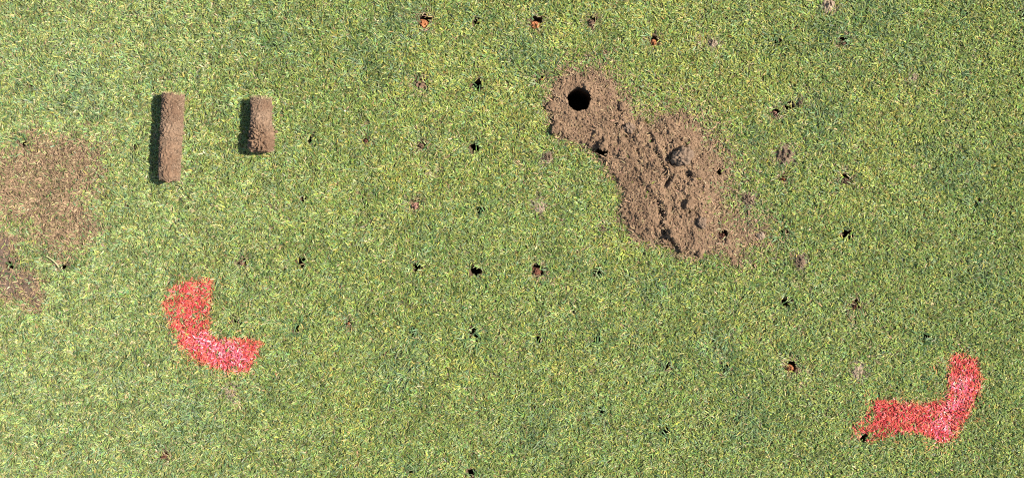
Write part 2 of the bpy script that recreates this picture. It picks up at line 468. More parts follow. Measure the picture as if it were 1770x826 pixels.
# sink the outer edge into the ground
Z -= (1 - sstep(0.05, 0.6, cover)) * 0.003
nx, ny = len(sx), len(sy)
idx = np.arange(nx * ny).reshape(ny, nx)
F = np.stack([idx[:-1, :-1], idx[:-1, 1:], idx[1:, 1:], idx[1:, :-1]], -1).reshape(-1, 4)
V = np.stack([X, Y, Z], -1).reshape(-1, 3)
cf = cover.reshape(-1)[F].max(1)
fc = V[F].mean(1)
keep = cf > 0.02
ang = np.arctan2(fc[:, 1] - by, fc[:, 0] - bx)
keep &= np.hypot(fc[:, 0] - bx, fc[:, 1] - by) > br * 1.00 + 0.0016 * fbm(np.cos(ang) * 3.5 + 5, np.sin(ang) * 3.5 + 5, 4)
for x, y, r in zip(hx, hy, hr):
    keep &= np.hypot(fc[:, 0] - x, fc[:, 1] - y) > r * 0.95
F = F[keep]
used = np.unique(F); remap = np.full(len(V), -1); remap[used] = np.arange(len(used))
cx, cy = float(wx(1130)), float(wy(300))
spill = empty('dug_soil', (cx, cy, 0.0))
tag(spill, 'long heap of dug brown soil spread over the turf from the large round hole', 'soil heap')
heap = make_mesh('soil_layer', V[used] - np.array([cx, cy, 0]), remap[F], M_soil, spill)

_hgrid = (sx[0], sy[0], 0.0005, nx, ny, Z, cover)
def surface_z(x, y):
    """height of whatever soil or ground is at x,y"""
    x = np.asarray(x, float); y = np.asarray(y, float)
    gz = ground_z(x, y)
    x0, y0, st, nx, ny, Zg, Cg = _hgrid
    i = np.round((x - x0) / st).astype(int); j = np.round((y - y0) / st).astype(int)
    ok = (i >= 0) & (i < nx) & (j >= 0) & (j < ny)
    ii = np.clip(i, 0, nx - 1); jj = np.clip(j, 0, ny - 1)
    c = np.where(ok, Cg[jj, ii], 0)
    return np.where(c > 0.3, np.maximum(gz, Zg[jj, ii]), gz), c

# loose crumbs: small faceted grains scattered over the heap
def ico():
    t = (1 + 5 ** 0.5) / 2
    v = np.array([(-1,t,0),(1,t,0),(-1,-t,0),(1,-t,0),(0,-1,t),(0,1,t),(0,-1,-t),(0,1,-t),(t,0,-1),(t,0,1),(-t,0,-1),(-t,0,1)], float)
    v /= np.linalg.norm(v[0])
    f = np.array([(0,11,5),(0,5,1),(0,1,7),(0,7,10),(0,10,11),(1,5,9),(5,11,4),(11,10,2),(10,7,6),(7,1,8),(3,9,4),(3,4,2),(3,2,6),(3,6,8),(3,8,9),(4,9,5),(2,4,11),(6,2,10),(8,6,7),(9,8,1)])
    return v, f

def icosphere(n):
    v, f = ico(); v = [tuple(p) for p in v]; f = [tuple(q) for q in f]
    for _ in range(n):
        cache = {}; nf = []
        def mid(a, b):
            k = (min(a, b), max(a, b))
            if k not in cache:
                m = np.array(v[a]) + np.array(v[b]); m /= np.linalg.norm(m); v.append(tuple(m)); cache[k] = len(v) - 1
            return cache[k]
        for a, b, c in f:
            ab, bc, ca = mid(a, b), mid(b, c), mid(c, a)
            nf += [(a, ab, ca), (b, bc, ab), (c, ca, bc), (ab, bc, ca)]
        f = nf
    return np.array(v), np.array(f)

def grains(x, y, z, size):
    bv, bf = ico(); n = len(x)
    q = rng.normal(size=(n, 3, 3)); q, _ = np.linalg.qr(q)
    sc = size[:, None, None] * rng.uniform(0.6, 1.25, (n, 1, 3))
    jit = bv[None] * rng.uniform(0.7, 1.25, (n, 12, 1))
    vv = np.einsum('nij,nkj->nki', q, jit * sc) + np.stack([x, y, z], -1)[:, None]
    ff = bf[None] + (np.arange(n) * 12)[:, None, None]
    return vv.reshape(-1, 3), ff.reshape(-1, 3)

n = 26000
gx = rng.uniform(sx[0], sx[-1], n); gy = rng.uniform(sy[0], sy[-1], n)
gz, gc = surface_z(gx, gy)
far = poly_sd(gx / S + 885, 413 - gy / S, SPILL)
ok = (rng.random(n) < np.where(gc > 0.5, 0.8, 0.30 * np.exp(np.minimum(far, 0) / 12)))
ok &= np.hypot(gx - bx, gy - by) > br + 0.0007
for x, y, r in zip(hx, hy, hr): ok &= np.hypot(gx - x, gy - y) > r
gx, gy, gz, gc = gx[ok], gy[ok], gz[ok], gc[ok]
size = np.minimum(0.00030 * np.exp(rng.normal(0, 0.62, len(gx))) + 0.0001, 0.0024)
vv, ff = grains(gx, gy, gz + np.where(gc > 0.5, 0.0002, 0.0012), size)
o = make_mesh('crumbs', vv - np.array([cx, cy, 0]), ff, M_soil, spill, nside=3, smooth=False)
tag(o, kind='stuff')

# ------------------------------------------------------------------ bore hole and tine holes
def pit_mesh(r, depth, collar, lip, seg, wob, seed, sx_=1.0, funnel=0.05):
    ph = np.linspace(0, 2 * np.pi, seg, endpoint=False)
    rad = 1 + wob * fbm(np.cos(ph) * 1.6 + seed, np.sin(ph) * 1.6 + seed * 1.7, 3)
    prof = [(r + collar, -0.0018), (r + collar * 0.55, lip * 0.55), (r + collar * 0.2, lip), (r, lip * 0.7), (r * 0.97, -0.002)]
    for k in range(1, 7):
        prof.append((r * (0.97 - funnel * min(1, k / (6 if funnel < 0.1 else 2))), -0.002 - (depth - 0.002) * k / 6))
    V = []
    for k, (rr, z) in enumerate(prof):
        jig = 1 + 0.05 * fbm(np.cos(ph) * 3 + seed + k * 0.7, np.sin(ph) * 3 + k * 0.9, 2)
        V.append(np.stack([rr * rad * jig * np.cos(ph) * sx_, rr * rad * jig * np.sin(ph), np.full(seg, z)], -1))
    V = np.concatenate(V); np_ = len(prof)
    F = []
    for k in range(np_ - 1):
        for s in range(seg):
            a = k * seg + s; b = k * seg + (s + 1) % seg
            F.append((a, b, b + seg, a + seg))
    c = len(V); V = np.concatenate([V, [[0, 0, -depth]]])
    last = (np_ - 1) * seg
    for s in range(0, seg, 2):
        F.append((last + s, last + (s + 1) % seg, last + (s + 2) % seg, c))
    return V, np.array(F)

z0 = float(surface_z(bx + br * 1.3, by)[0])
V, F = pit_mesh(br, 0.09, 0.004, 0.0006, 96, 0.10, 3.1, 1.10)
bore = make_mesh('bore_hole', V, F, M_wall)
bore.location = (bx, by, 0.0012)
tag(bore, 'large round black hole with clean sides in a ring of brown soil', 'hole')

def lump(r, h, seed, mat, name, parent, res=28, amp=0.5, zoff=0.0, sxy=(1, 1)):
    """a crumbly low mound on a round footprint"""
    g = np.linspace(-1.15, 1.15, res)
    U, Vv = np.meshgrid(g, g); d = np.hypot(U, Vv) + 0.22 * fbm(U * 1.7 + seed, Vv * 1.7 - seed, 3)
    dome = np.clip(1 - d ** 2, -0.25, 1)
    nn = fbm(U * 2.6 + seed * 2, Vv * 2.6, 3); nf = np.abs(fbm(U * 6 + seed, Vv * 6 + 3, 2))
    Zm = h * (dome * (1 + amp * nn) - 0.35 * nf * (dome > 0)) + zoff
    P = np.stack([U * r * sxy[0], Vv * r * sxy[1], Zm], -1).reshape(-1, 3)
    ii = np.arange(res * res).reshape(res, res)
    F = np.stack([ii[:-1, :-1], ii[:-1, 1:], ii[1:, 1:], ii[1:, :-1]], -1).reshape(-1, 4)
    F = F[(dome.reshape(-1)[F].max(1) > -0.2)]
    u = np.unique(F); rm = np.full(len(P), -1); rm[u] = np.arange(len(u))
    return make_mesh(name, P[u], rm[F], mat, parent)

EARTH = {O: M_orange, R: M_rust, B: M_brown, P: M_pink, W: M_pale}
for i, (px, py, rp, kind, label) in enumerate(HOLES):
    x, y, r = hx[i], hy[i], hr[i]
    gz, gc = surface_z(x, y)
    root = empty('tine_hole', (x, y, float(ground_z(x, y))), 0.0)
    tag(root, label, 'tine hole', 'tine holes punched in the turf')
    V, F = pit_mesh(r, 0.03, 0.0036, 0.0003, 24, 0.5, 1.37 * i + 0.4, 0.6 if kind == 'slit' else 1.0, 0.34)
    make_mesh('pit_wall', V, F, M_wall, root)
    if kind in EARTH:
        offx, offy = rng.uniform(-0.35, -0.1) * r, rng.uniform(-0.45, -0.15) * r
        e = lump(r * 0.78, 0.0050, 3.3 * i + 1, EARTH[kind], 'exposed_earth', root, 30, 1.5, -0.0019, (rng.uniform(0.8, 1.2), rng.uniform(0.6, 1.0)))
        e.location = (offx, offy, 0)

for i, (px, py, rp, hmm, kind, label) in enumerate(CASTS):
    x, y = float(wx(px)), float(wy(py)); r = rp * S
    o = lump(r, 0.8 * hmm / 1000, 5.1 * i + 2, M_grey if kind == 'grey' else M_pale, 'worm_cast', None, 50, 1.6, 0.0004,
             (rng.uniform(0.8, 1.15), rng.uniform(0.75, 1.05)))
    o.location = (x, y, float(surface_z(x, y)[0])); o.rotation_euler = (0, 0, rng.uniform(0, 6.28))
    tag(o, label, 'worm cast', 'worm casts on the turf')

bv, bf = icosphere(4)
for i, (px, py, rp, label) in enumerate(CLODS):
    x, y = float(wx(px)), float(wy(py)); r = rp * S
    d = 1 + 0.48 * fbm3(bv * 1.2 + 7.7 * i, 4) + 0.12 * fbm3(bv * 4.5 + 3.1 * i, 3)
    v = bv * d[:, None] * np.array([r, r * rng.uniform(0.75, 1.0), r * (0.95 if i == 0 else rng.uniform(0.6, 0.8))])
    o = make_mesh('soil_clod', v, bf, M_clod if ('grey' in label or i == 0) else (M_pale if 'pale' in label else M_soil), None, nside=3)
    o.location = (x, y, float(surface_z(x, y)[0]) + r * (0.45 if i == 0 else 0.3)); o.rotation_euler = (0, 0, rng.uniform(0, 6.28))
    tag(o, label, 'clod', 'clods on the dug soil')

# ------------------------------------------------------------------ dark mud smear at the left edge
mx_ = np.arange(float(wx(-70)), float(wx(90)), 0.0007); my_ = np.arange(float(wy(550)), float(wy(380)), 0.0007)
X, Y = np.meshgrid(mx_, my_); px = X / S + 885; py = 413 - Y / S
e = poly_sd(px, py, MUD) + 7 * fbm(px / 16, py / 16, 3, 5.0) + 3
cov = sstep(-2, 6, e)
Z = ground_z(X, Y) + cov * (0.0008 + 0.0016 * fbm(px / 12, py / 12, 3, 1.0) + 0.0008 * fbm(px / 3.5, py / 3.5, 2)) - (1 - cov) * 0.002
ii = np.arange(X.size).reshape(X.shape)
F = np.stack([ii[:-1, :-1], ii[:-1, 1:], ii[1:, 1:], ii[1:, :-1]], -1).reshape(-1, 4)
V = np.stack([X, Y, Z], -1).reshape(-1, 3)
fc = V[F].mean(1)
keep = cov.reshape(-1)[F].max(1) > 0.03
for x, y, r in zip(hx, hy, hr): keep &= np.hypot(fc[:, 0] - x, fc[:, 1] - y) > r
F = F[keep]; u = np.unique(F); rm = np.full(len(V), -1); rm[u] = np.arange(len(u))
o = make_mesh('mud_smear', V[u], rm[F], M_mud)
tag(o, 'dark greyish mud smeared flat on the grass at the left edge under the brown patch', 'mud smear')

# ------------------------------------------------------------------ soil cores lying on the grass
def blades(x, y, z, az, L, w, a0, a1, roll, col, tipcol=None, nseg=2, taper=(1.0, 0.95, 0.5)):
    """curved strips: verts, faces, colours; angles from the vertical"""
    n = len(x); k = nseg + 1
    px = np.zeros((n, k)); pz = np.zeros((n, k))
    for s in range(nseg):
        a = a0 + (a1 - a0) * (s + 0.5) / nseg
        px[:, s + 1] = px[:, s] + np.sin(a) * L / nseg
        pz[:, s + 1] = pz[:, s] + np.cos(a) * L / nseg
    ca, sa = np.cos(az), np.sin(az)
    cr, sr = np.cos(roll), np.sin(roll)
    V = np.zeros((n, k, 2, 3), np.float32)
    for s in range(k):
        hw = w * 0.5 * taper[s]
        for j, sg in ((0, -1), (1, 1)):
            V[:, s, j, 0] = x + ca * px[:, s] - sa * hw * sg * cr
            V[:, s, j, 1] = y + sa * px[:, s] + ca * hw * sg * cr
            V[:, s, j, 2] = z + pz[:, s] + hw * sg * sr
    base = (np.arange(n) * k * 2)[:, None, None]
    q = np.array([[2 * s, 2 * s + 1, 2 * s + 3, 2 * s + 2] for s in range(nseg)])
    F = (base + q[None]).reshape(-1, 4)
    Cc = np.repeat(np.repeat(col[:, None, None, :], k, 1), 2, 2).astype(np.float32)
    if tipcol is not None:
        Cc[:, -1] = 0.5 * Cc[:, -1] + 0.5 * tipcol[:, None, :]
    return V.reshape(-1, 3), F, Cc.reshape(-1, 3)

core_px = []
def make_core(key, label, profile, rough, seed):
    (tx, ty), (ux, uy), rp = CORES[key]
    r = rp * S; zc = r + 0.0026
    x0, y0 = lift(tx, ty, zc); x1, y1 = lift(ux, uy, zc)
    L = math.hypot(x1 - x0, y1 - y0); ang = math.atan2(y1 - y0, x1 - x0)
    root = empty('soil_core', ((x0 + x1) / 2, (y0 + y1) / 2, 0.0), ang)
    tag(root, label, 'soil core')
    nl, ns = int(L / 0.0005), 130
    t = np.linspace(0, 1, nl); ph = np.linspace(0, 2 * np.pi, ns, endpoint=False)
    T, PH = np.meshgrid(t, ph, indexing='ij')
    prof = np.interp(T, [p[0] for p in profile], [p[1] for p in profile])
    offy = np.interp(T, [p[0] for p in profile], [p[2] for p in profile]) * r
    P = np.stack([(T - 0.5) * L, np.cos(PH) * r, np.sin(PH) * r], -1).reshape(-1, 3)
    big = fbm3(P * 130 + seed, 3).reshape(T.shape); fine = fbm3(P * 620 + seed, 2).reshape(T.shape); mid = np.abs(fbm3(P * (300 if key == 'long' else 230) + seed * 2, 2)).reshape(T.shape)
    rr = r * prof * (1 + rough[0] * big) + r * np.interp(T, [0, 0.45, 0.6, 1], [rough[1], rough[1], rough[2], rough[2]]) * (fine - 0.9 * mid + 0.3)
    if key == 'long':     # the break half way along
        br_t = 0.475 + 0.012 * np.sin(PH * 3) + 0.010 * big
        rr -= r * 0.30 * np.exp(-((T - br_t) / 0.009) ** 2) * (0.7 + 0.6 * np.sin(PH * 2.3 + 1))
    rr = rr * (1 - 0.22 * sstep(0.93, 1.0, T) ** 2 * (1 + 0.8 * big) - 0.08 * (1 - sstep(0, 0.06, T)))
    Xl = (T - 0.5) * L + 0.0020 * np.sign(T - 0.5) * np.abs(2 * T - 1) ** 8 * big + 0.0016 * (np.abs(2 * T - 1) ** 6) * np.sign(T - 0.5) * fbm(np.cos(PH) * 2 + seed, np.sin(PH) * 2 + T, 3)
    Xl = Xl - (-0.06 if key == 'long' else -0.16) * np.sin(PH) * r * sstep(0.80, 1.0, T) + (0.25 * r * np.sin(PH) * (1 - sstep(0, 0.15, T)))
    Yl = np.cos(PH) * rr + offy; Zl = np.sin(PH) * rr + zc
    Zl = np.maximum(Zl, 0.0006)
    V = np.stack([Xl, Yl, Zl], -1).reshape(-1, 3)
    ii = np.arange(nl * ns).reshape(nl, ns); jn = np.roll(ii, -1, axis=1)
    F = np.stack([ii[:-1], jn[:-1], jn[1:], ii[1:]], -1).reshape(-1, 4)
    # end discs, crumbly
    def cap(row, sgn):
        nonlocal V, F
        ring = V[ii[row]]; cen = ring.mean(0); prev = ii[row]
        for f in (0.75, 0.5, 0.25, 0.02):
            rg = cen + (ring - cen) * f
            rg[:, 0] += sgn * 0.0012 * (1 - f) + 0.0009 * fbm3(rg * 350 + seed, 2)
            base = len(V); V = np.concatenate([V, rg]); cur = np.arange(base, base + ns)
            q = np.stack([prev, cur, np.roll(cur, -1), np.roll(prev, -1)], -1)
            F = np.concatenate([F, q]); prev = cur
    cap(0, -1); cap(nl - 1, 1)
    make_mesh('soil_body', V, F, M_core, root)
    # thatch at the turf end: pale dead stems and a few green blades pointing out
    n = 420
    p = rng.uniform(0, 2 * np.pi, n); q = np.sqrt(rng.random(n))
    ly = np.cos(p) * q * r * 0.98; lz = zc + np.sin(p) * q * r * 0.95
    cc = np.where(rng.random((n, 1)) < 0.45, np.array([[0.30, 0.25, 0.12]]), np.where(rng.random((n, 1)) < 0.6, np.array([[0.30, 0.2, 0.12]]), np.array([[0.16, 0.2, 0.055]])))
    cc = cc * rng.uniform(0.7, 1.25, (n, 1))
    bvv, bff, bcc = blades(np.full(n, -L / 2 + 0.0012), ly, lz, np.pi + rng.normal(0, 0.8, n), rng.uniform(0.0010, 0.0036, n), rng.uniform(0.0004, 0.0009, n),
                           np.radians(rng.normal(88, 18, n)), np.radians(rng.normal(95, 25, n)), rng.uniform(-1, 1, n), cc)
    make_mesh('thatch', bvv, bff, M_dusted, root, bcc)
    # fine root hairs over the whole surface
    n = int(5200 * L / 0.074)
    tt = rng.random(n)
    if key == 'long': tt = np.where(np.abs(tt - 0.475) < 0.02, tt + 0.05, tt)
    else: tt = np.where((tt > 0.62) & (rng.random(n) < 0.7), tt * 0.6, tt)
    pp = rng.uniform(-0.4, np.pi + 0.4, n)
    pr = np.interp(tt, [a[0] for a in profile], [a[1] for a in profile]); oy = np.interp(tt, [a[0] for a in profile], [a[2] for a in profile]) * r
    xl = (tt - 0.5) * L; yl = np.cos(pp) * r * pr * 0.985 + oy; zl = zc + np.sin(pp) * r * pr * 0.985
    # direction: outward azimuth with scatter; steepness follows the local normal
    az = np.where(rng.random(n) < 0.5, 0, np.pi) + rng.normal(0, 0.9, n)
    outy = np.cos(pp)
    az = np.arctan2(np.sin(az) * 0.6 + outy * 0.9, np.cos(az))
    tilt = np.radians(np.clip(82 - 14 * np.sin(pp) + rng.normal(0, 18, n), 25, 125))
    cc = np.array([[0.205, 0.136, 0.086]]) * rng.uniform(0.55, 1.45, (n, 1))
    bvv, bff, bcc = blades(xl, yl, zl, az, rng.uniform(0.0007, 0.0019, n), rng.uniform(0.0002, 0.00045, n), tilt, tilt + np.radians(35), rng.uniform(-0.7, 0.7, n), cc)
    o = make_mesh('root_hairs', bvv, bff, M_dusted, root, bcc)
    o['kind'] = 'stuff'
    core_px.append((x0, y0, x1, y1, r))

make_core('long', 'longer brown soil core lying on its side with a crack across its middle', [(0, 1.0, 0.0), (0.3, 0.98, 0.02), (0.46, 1.0, 0.02), (0.55, 0.99, -0.02), (0.8, 0.97, 0.0), (0.95, 0.95, 0.03), (1, 0.90, 0.04)], (0.15, 0.14, 0.12), 4.2)
make_core('short', 'shorter brown soil core lying on its side with a crumbling wider lower end', [(0, 0.98, -0.06), (0.25, 0.95, -0.02), (0.5, 0.96, -0.02), (0.68, 1.08, 0.04), (0.85, 1.14, 0.06), (1, 1.08, 0.04)], (0.17, 0.12, 0.42), 9.7)

# crumbs fallen from the cores rest in the grass beside them: small clods
CR = [(478, 228, 2.6, 'small crumb of soil touching the right side of the short soil core'), (318, 231, 2.4, 'small crumb of soil touching the right side of the long soil core')]
for i, (px, py, rp, label) in enumerate(CR):
    r = rp * S
    d = 1 + 0.45 * fbm3(bv * 1.3 + 3.7 * i + 90, 3)
    o = make_mesh('soil_crumb', bv * d[:, None] * r * np.array([1, 1, 0.8]), bf, M_core, None, nside=3)
    o.location = (float(wx(px)), float(wy(py)), 0.004)
    tag(o, label, 'soil crumb', 'crumbs beside the soil cores')

# ------------------------------------------------------------------ turf
def pick(prob, rnd):
    return np.searchsorted(np.cumsum(prob), rnd)

PAL = np.array([
    [0.150, 0.206, 0.047],   # mid green
    [0.230, 0.258, 0.048],   # yellow green
    [0.114, 0.180, 0.078],   # blue green
    [0.400, 0.365, 0.165],   # straw
    [0.245, 0.178, 0.088],   # dead brown
    [0.072, 0.130, 0.028],   # deep green
    [0.315, 0.300, 0.062],   # yellow
])
COOL = [(650, 90, 70), (690, 40, 60), (935, 110, 42), (900, 90, 50), (1440, 60, 60), (1510, 25, 70), (1430, 205, 60), (1580, 90, 60), (1300, 240, 30),
        (480, 60, 60), (1130, 500, 40), (700, 640, 60), (930, 750, 70), (1300, 730, 60), (1650, 300, 60), (330, 720, 60), (1240, 600, 45), (740, 420, 30), (130, 150, 60), (1700, 480, 60)]
WARM = [(740, 110, 80), (860, 200, 110), (1150, 60, 90), (1180, 140, 80), (1300, 150, 90), (1500, 290, 80), (1560, 130, 60), (700, 330, 70), (980, 60, 70), (1470, 360, 60), (760, 640, 60), (960, 640, 60), (1290, 560, 50), (1060, 420, 60), (340, 620, 40), (600, 720, 60), (1530, 200, 70)]
BARE = [(1225, 200, 34), (1265, 345, 40), (1130, 190, 22), (720, 445, 24), (1005, 440, 24), (700, 165, 20), (905, 275, 24), (870, 590, 22), (410, 690, 22), (165, 500, 24), (350, 470, 18), (1480, 560, 26), (1660, 590, 20), (1090, 560, 20), (620, 330, 22), (820, 690, 22), (1210, 70, 22), (1450, 20, 26), (1380, 640, 40), (1300, 470, 24), (755, 235, 40), (745, 300, 35), (1400, 650, 45), (1240, 190, 30), (980, 500, 30), (480, 360, 25), (1385, 560, 30), (1530, 610, 30), (940, 330, 40)]

def blob(px, py, lst):
    s = np.zeros(px.shape)
    for x, y, r in lst: s = np.maximum(s, np.exp(-((px - x) ** 2 + (py - y) ** 2) / (r * r * 0.5)))
    return s

def turf(n, x0, x1, y0, y1, hole_in=None, big=1.0, core=True):
    x = rng.uniform(x0, x1, n); y = rng.uniform(y0, y1, n)
    if hole_in is not None:
        k = ~((np.abs(x) < hole_in[0]) & (np.abs(y) < hole_in[1])); x, y = x[k], y[k]
    n = len(x)
    px = x / S + 885; py = 413 - y / S
    L = rng.uniform(0.0025, 0.0060, n) * big; w = rng.uniform(0.00055, 0.0011, n) * big
    az = 2 * np.pi * fbm(x * 16, y * 16, 2, 1.0) * 1.6 + 6 * fbm(x * 90, y * 90, 2, 4.0) + rng.normal(0, 1.1, n)
    a0 = np.radians(np.clip(rng.normal(40, 18, n), 5, 85)); a1 = np.radians(np.clip(rng.normal(92, 20, n), 40, 130))
    roll = rng.normal(0, 0.5, n)
    z = ground_z(x, y)
    # colour kinds
    cool = np.clip(blob(px, py, COOL) * (0.7 + 0.8 * fbm(px / 25, py / 25, 2, 9)) + 0.9 * np.clip(fbm(px / 60, py / 60, 3, 14.0) - 0.2, 0, 1), 0, 1)
    warm = np.clip(blob(px, py, WARM) * 0.8 + 0.9 * np.clip(fbm(px / 80, py / 80, 3, 24.0) - 0.12, 0, 1) + 0.22 * sstep(560, 760, px) * sstep(420, 220, py), 0, 1) * (1 - cool)
    bare = np.clip(blob(px, py, BARE) * (0.6 + 0.9 * fbm(px / 20, py / 20, 2, 19)) + 1.0 * np.clip(fbm(px / 34, py / 34, 3, 44.0) - 0.2, 0, 1), 0, 1)
    east = sstep(1450, 1770, px); south = sstep(450, 800, py); west_haze = 1 - sstep(150, 620, px)
    wts = np.stack([
        0.42 + 0.10 * south + 0.15 * east - 0.1 * warm,
        0.22 + 0.30 * warm - 0.08 * cool + 0.05 * east,
        0.10 + 0.65 * cool + 0.06 * south + 0.05 * west_haze,
        0.145 + 0.05 * warm + 0.14 * bare + 0.10 * west_haze - 0.05 * east,  # extra straw towards the left also stands in for the haze
        0.06 + 0.62 * bare + 0.02 * warm,
        0.10 + 0.20 * cool + 0.06 * east,
        0.06 + 0.22 * warm - 0.03 * cool], -1)
    wts = np.clip(wts, 0.01, None); cum = np.cumsum(wts, 1) / wts.sum(1, keepdims=True)
    kind = (rng.random((n, 1)) > cum).sum(1)
    col = PAL[kind] * np.exp(rng.normal(0, 0.17, (n, 1))) * (1 + 0.12 * rng.normal(size=(n, 3)))
    col = col * (1 + 0.03 * west_haze[:, None]) + 0.016 * west_haze[:, None] * np.array([1.0, 1.0, 1.1])  # pale lens haze on the left side, painted into the blade colour
    col = np.clip(col, 0.008, 0.75)
    pat = 1 + 0.34 * fbm(px / 22, py / 22, 3, 66.0) + 0.16 * fbm(px / 60, py / 60, 2, 71.0)      # blade colour lighter and darker, patch by patch
    col = np.clip(col * pat[:, None], 0.008, 0.75)
    # dead litter lies flat
    flat = (kind == 3) | (kind == 4)
    a0 = np.where(flat, np.radians(rng.normal(70, 14, n)), a0)
    longg = cool > 0.45
    L = np.where(longg, L * 1.35, L); w = np.where(longg, w * 0.9, w)
    tip = np.clip(col * 0.6 + np.array([[0.16, 0.15, 0.07]]), 0, 0.7)
    keep = np.ones(n, bool); red = np.zeros(n, bool); brown = np.zeros(n, bool); dusted = np.zeros(n, bool)
    if core:
        for (x_, y_, r_), h in zip(zip(hx, hy, hr), HOLES):
            d = np.hypot(x - x_, y - y_); near = d < r_ + 0.007
            if not near.any(): continue
            out = np.arctan2(y - y_, x - x_)
            p_open = 0.6 if h[3] == 'tuft' else (0.5 if h[3] == 'slit' else 0.72)
            ch = near & (rng.random(n) < p_open)
            az[ch] = out[ch] + rng.normal(0, 1.15, ch.sum())
            keep &= ~(d < r_ * (0.88 if h[3] == 'tuft' else 0.92) * (1 + 0.25 * np.sin(3 * out + x_ * 900) + 0.2 * np.sin(5 * out + y_ * 700)))
            if h[3] in EARTH:
                fr = (d < r_ + 0.004) & (rng.random(n) < 0.34)
                col[fr] = np.array([0.21, 0.155, 0.085]) * np.exp(rng.normal(0, 0.3, (fr.sum(), 1)))
        d = np.hypot(x - bx, y - by)
        keep &= d > br + 0.004
        for (ax, ay, ex, ey, r_) in core_px:
            lx, ly = ex - ax, ey - ay; LL = math.hypot(lx, ly)
            t = ((x - ax) * lx + (y - ay) * ly) / LL; s = np.abs((x - ax) * -ly + (y - ay) * lx) / LL
            keep &= ~((t > -0.001) & (t < LL + 0.001) & (s < 0.0072))
            edge = (t > -0.002) & (t < LL + 0.002) & (s < 0.0115)
            a0[edge] = np.radians(75)
        for (cx_, cy_, r_, _h, _k, _l) in CASTS:
            d = np.hypot(px - cx_, py - cy_); keep &= ~((d < r_ * (0.85 + 0.5 * perlin(px / 5, py / 5))) & (rng.random(n) < (0.85 if _h > 3.2 else 0.55)))
            fr = (d < r_ * 1.3) & (rng.random(n) < 0.4)
            col[fr] = np.array([0.20, 0.15, 0.11]) * np.exp(rng.normal(0, 0.3, (fr.sum(), 1)))
        # dug soil buries the grass
        inb = (px > 900) & (px < 1370) & (py > 80) & (py < 500)
        hh = np.zeros(n); cv = np.zeros(n); th = np.zeros(n); sd = np.full(n, -999.0)
        hh[inb], cv[inb], th[inb], sd[inb] = soil_height(x[inb], y[inb])
        bury = np.where(cv > 0.3, (1 - 0.36 - 0.36 * th) * sstep(-5, 6 + 24 * th, sd), 0.0)
        keep &= ~(inb & (rng.random(n) < bury))
        z = np.where(cv > 0.5, z + np.maximum(hh, 0) * 0.9, z)
        a0 = np.where(cv > 0.4, np.radians(80), a0)
        dust_p = np.where(cv > 0.3, 0.985 - 0.24 * th, 0.85 * np.exp(np.minimum(sd, 0) / (6 + 14 * np.clip(0.5 + ((px - 1130) - (py - 280)) / 160, 0, 1))))
        dusted = inb & (rng.random(n) < dust_p)
        # mud
        e = np.full(n, -99.0); m_ = px < 110
        e[m_] = poly_sd(px[m_], py[m_], MUD) + 7 * fbm(px[m_] / 16, py[m_] / 16, 3, 5.0) + 3
        keep &= ~(rng.random(n) < 0.74 * sstep(-2, 18, e))
        # brown patch
        m_ = px < 230
        e2 = np.full(n, -99.0)
        e2[m_] = poly_sd(px[m_], py[m_], PATCH) + 26 * fbm(px[m_] / 40, py[m_] / 40, 3, 15.0) + 10 * fbm(px[m_] / 10, py[m_] / 10, 2, 5.0)
        brown = rng.random(n) < (0.88 * sstep(-30, 22, e2) + 0.75 * sstep(-16, 4, e) * (1 - sstep(-28, 24, e2)))
        # paint falls on the part of the blade that lies over the ground
        px0, py0 = px, py
        px = px + np.cos(az) * L * 0.45 / S; py = py - np.sin(az) * L * 0.45 / S
        for k, (poly, soft) in enumerate(((L_ONE, 0), (L_TWO, 0))):
            bb = np.array(poly); m_ = (px > bb[:, 0].min() - 40) & (px < bb[:, 0].max() + 40) & (py > bb[:, 1].min() - 40) & (py < bb[:, 1].max() + 40)
            ee = np.full(n, -99.0)
            ee[m_] = poly_sd(px[m_], py[m_], poly) + 4 * fbm(px[m_] / 9, py[m_] / 9, 2, 6.0)
            pr = (0.97 - 0.18 * sstep(0.15, 0.5, fbm(px / 7, py / 7, 2, 33.0))) * sstep(-8, 6, ee) + 0.42 * np.exp(np.minimum(ee, 0) / 9) * (ee > -60) * (ee < 2)
            thinp = np.clip(0.5 + 1.5 * fbm(px / 14, py / 14, 2, 61.0), 0, 1)
            if k == 0: weak = (1 - sstep(292, 330, px)) * (py < 600) * 1.0 + 0.4 * ((px > 330) & (py < 560))
            else: weak = np.maximum((px < 1512) * 1.0, ((py > 742) & (px < 1570)) * 1.0)
            if k == 1: pr = np.maximum(pr, 0.30 * blob(px, py, [(1618, 635, 16), (1612, 665, 14), (1634, 682, 14), (1560, 762, 34), (1610, 768, 26), (1694, 730, 14)]) * (m_))
            else: pr = np.maximum(pr, 0.25 * blob(px, py, [(318, 625, 18), (300, 600, 16), (375, 652, 20), (280, 560, 10)]) * m_)
            pr = pr * (1 - 0.75 * weak * thinp)
            hit = rng.random(n) < pr
            if k == 0: red1 = hit
            else: red2 = hit
        px, py = px0, py0
    else:
        red1 = red2 = red
    # blades that grow sparser where worn
    keep &= rng.random(n) > 0.35 * bare + 0.5 * sstep(0.15, 0.6, fbm(px / 9, py / 9, 2, 51.0))
    return dict(x=x, y=y, z=z, az=az, L=L, w=w, a0=a0, a1=a1, roll=roll, col=col, tip=tip, keep=keep, red1=red1, red2=red2, brown=brown, dusted=dusted, px=px, py=py)

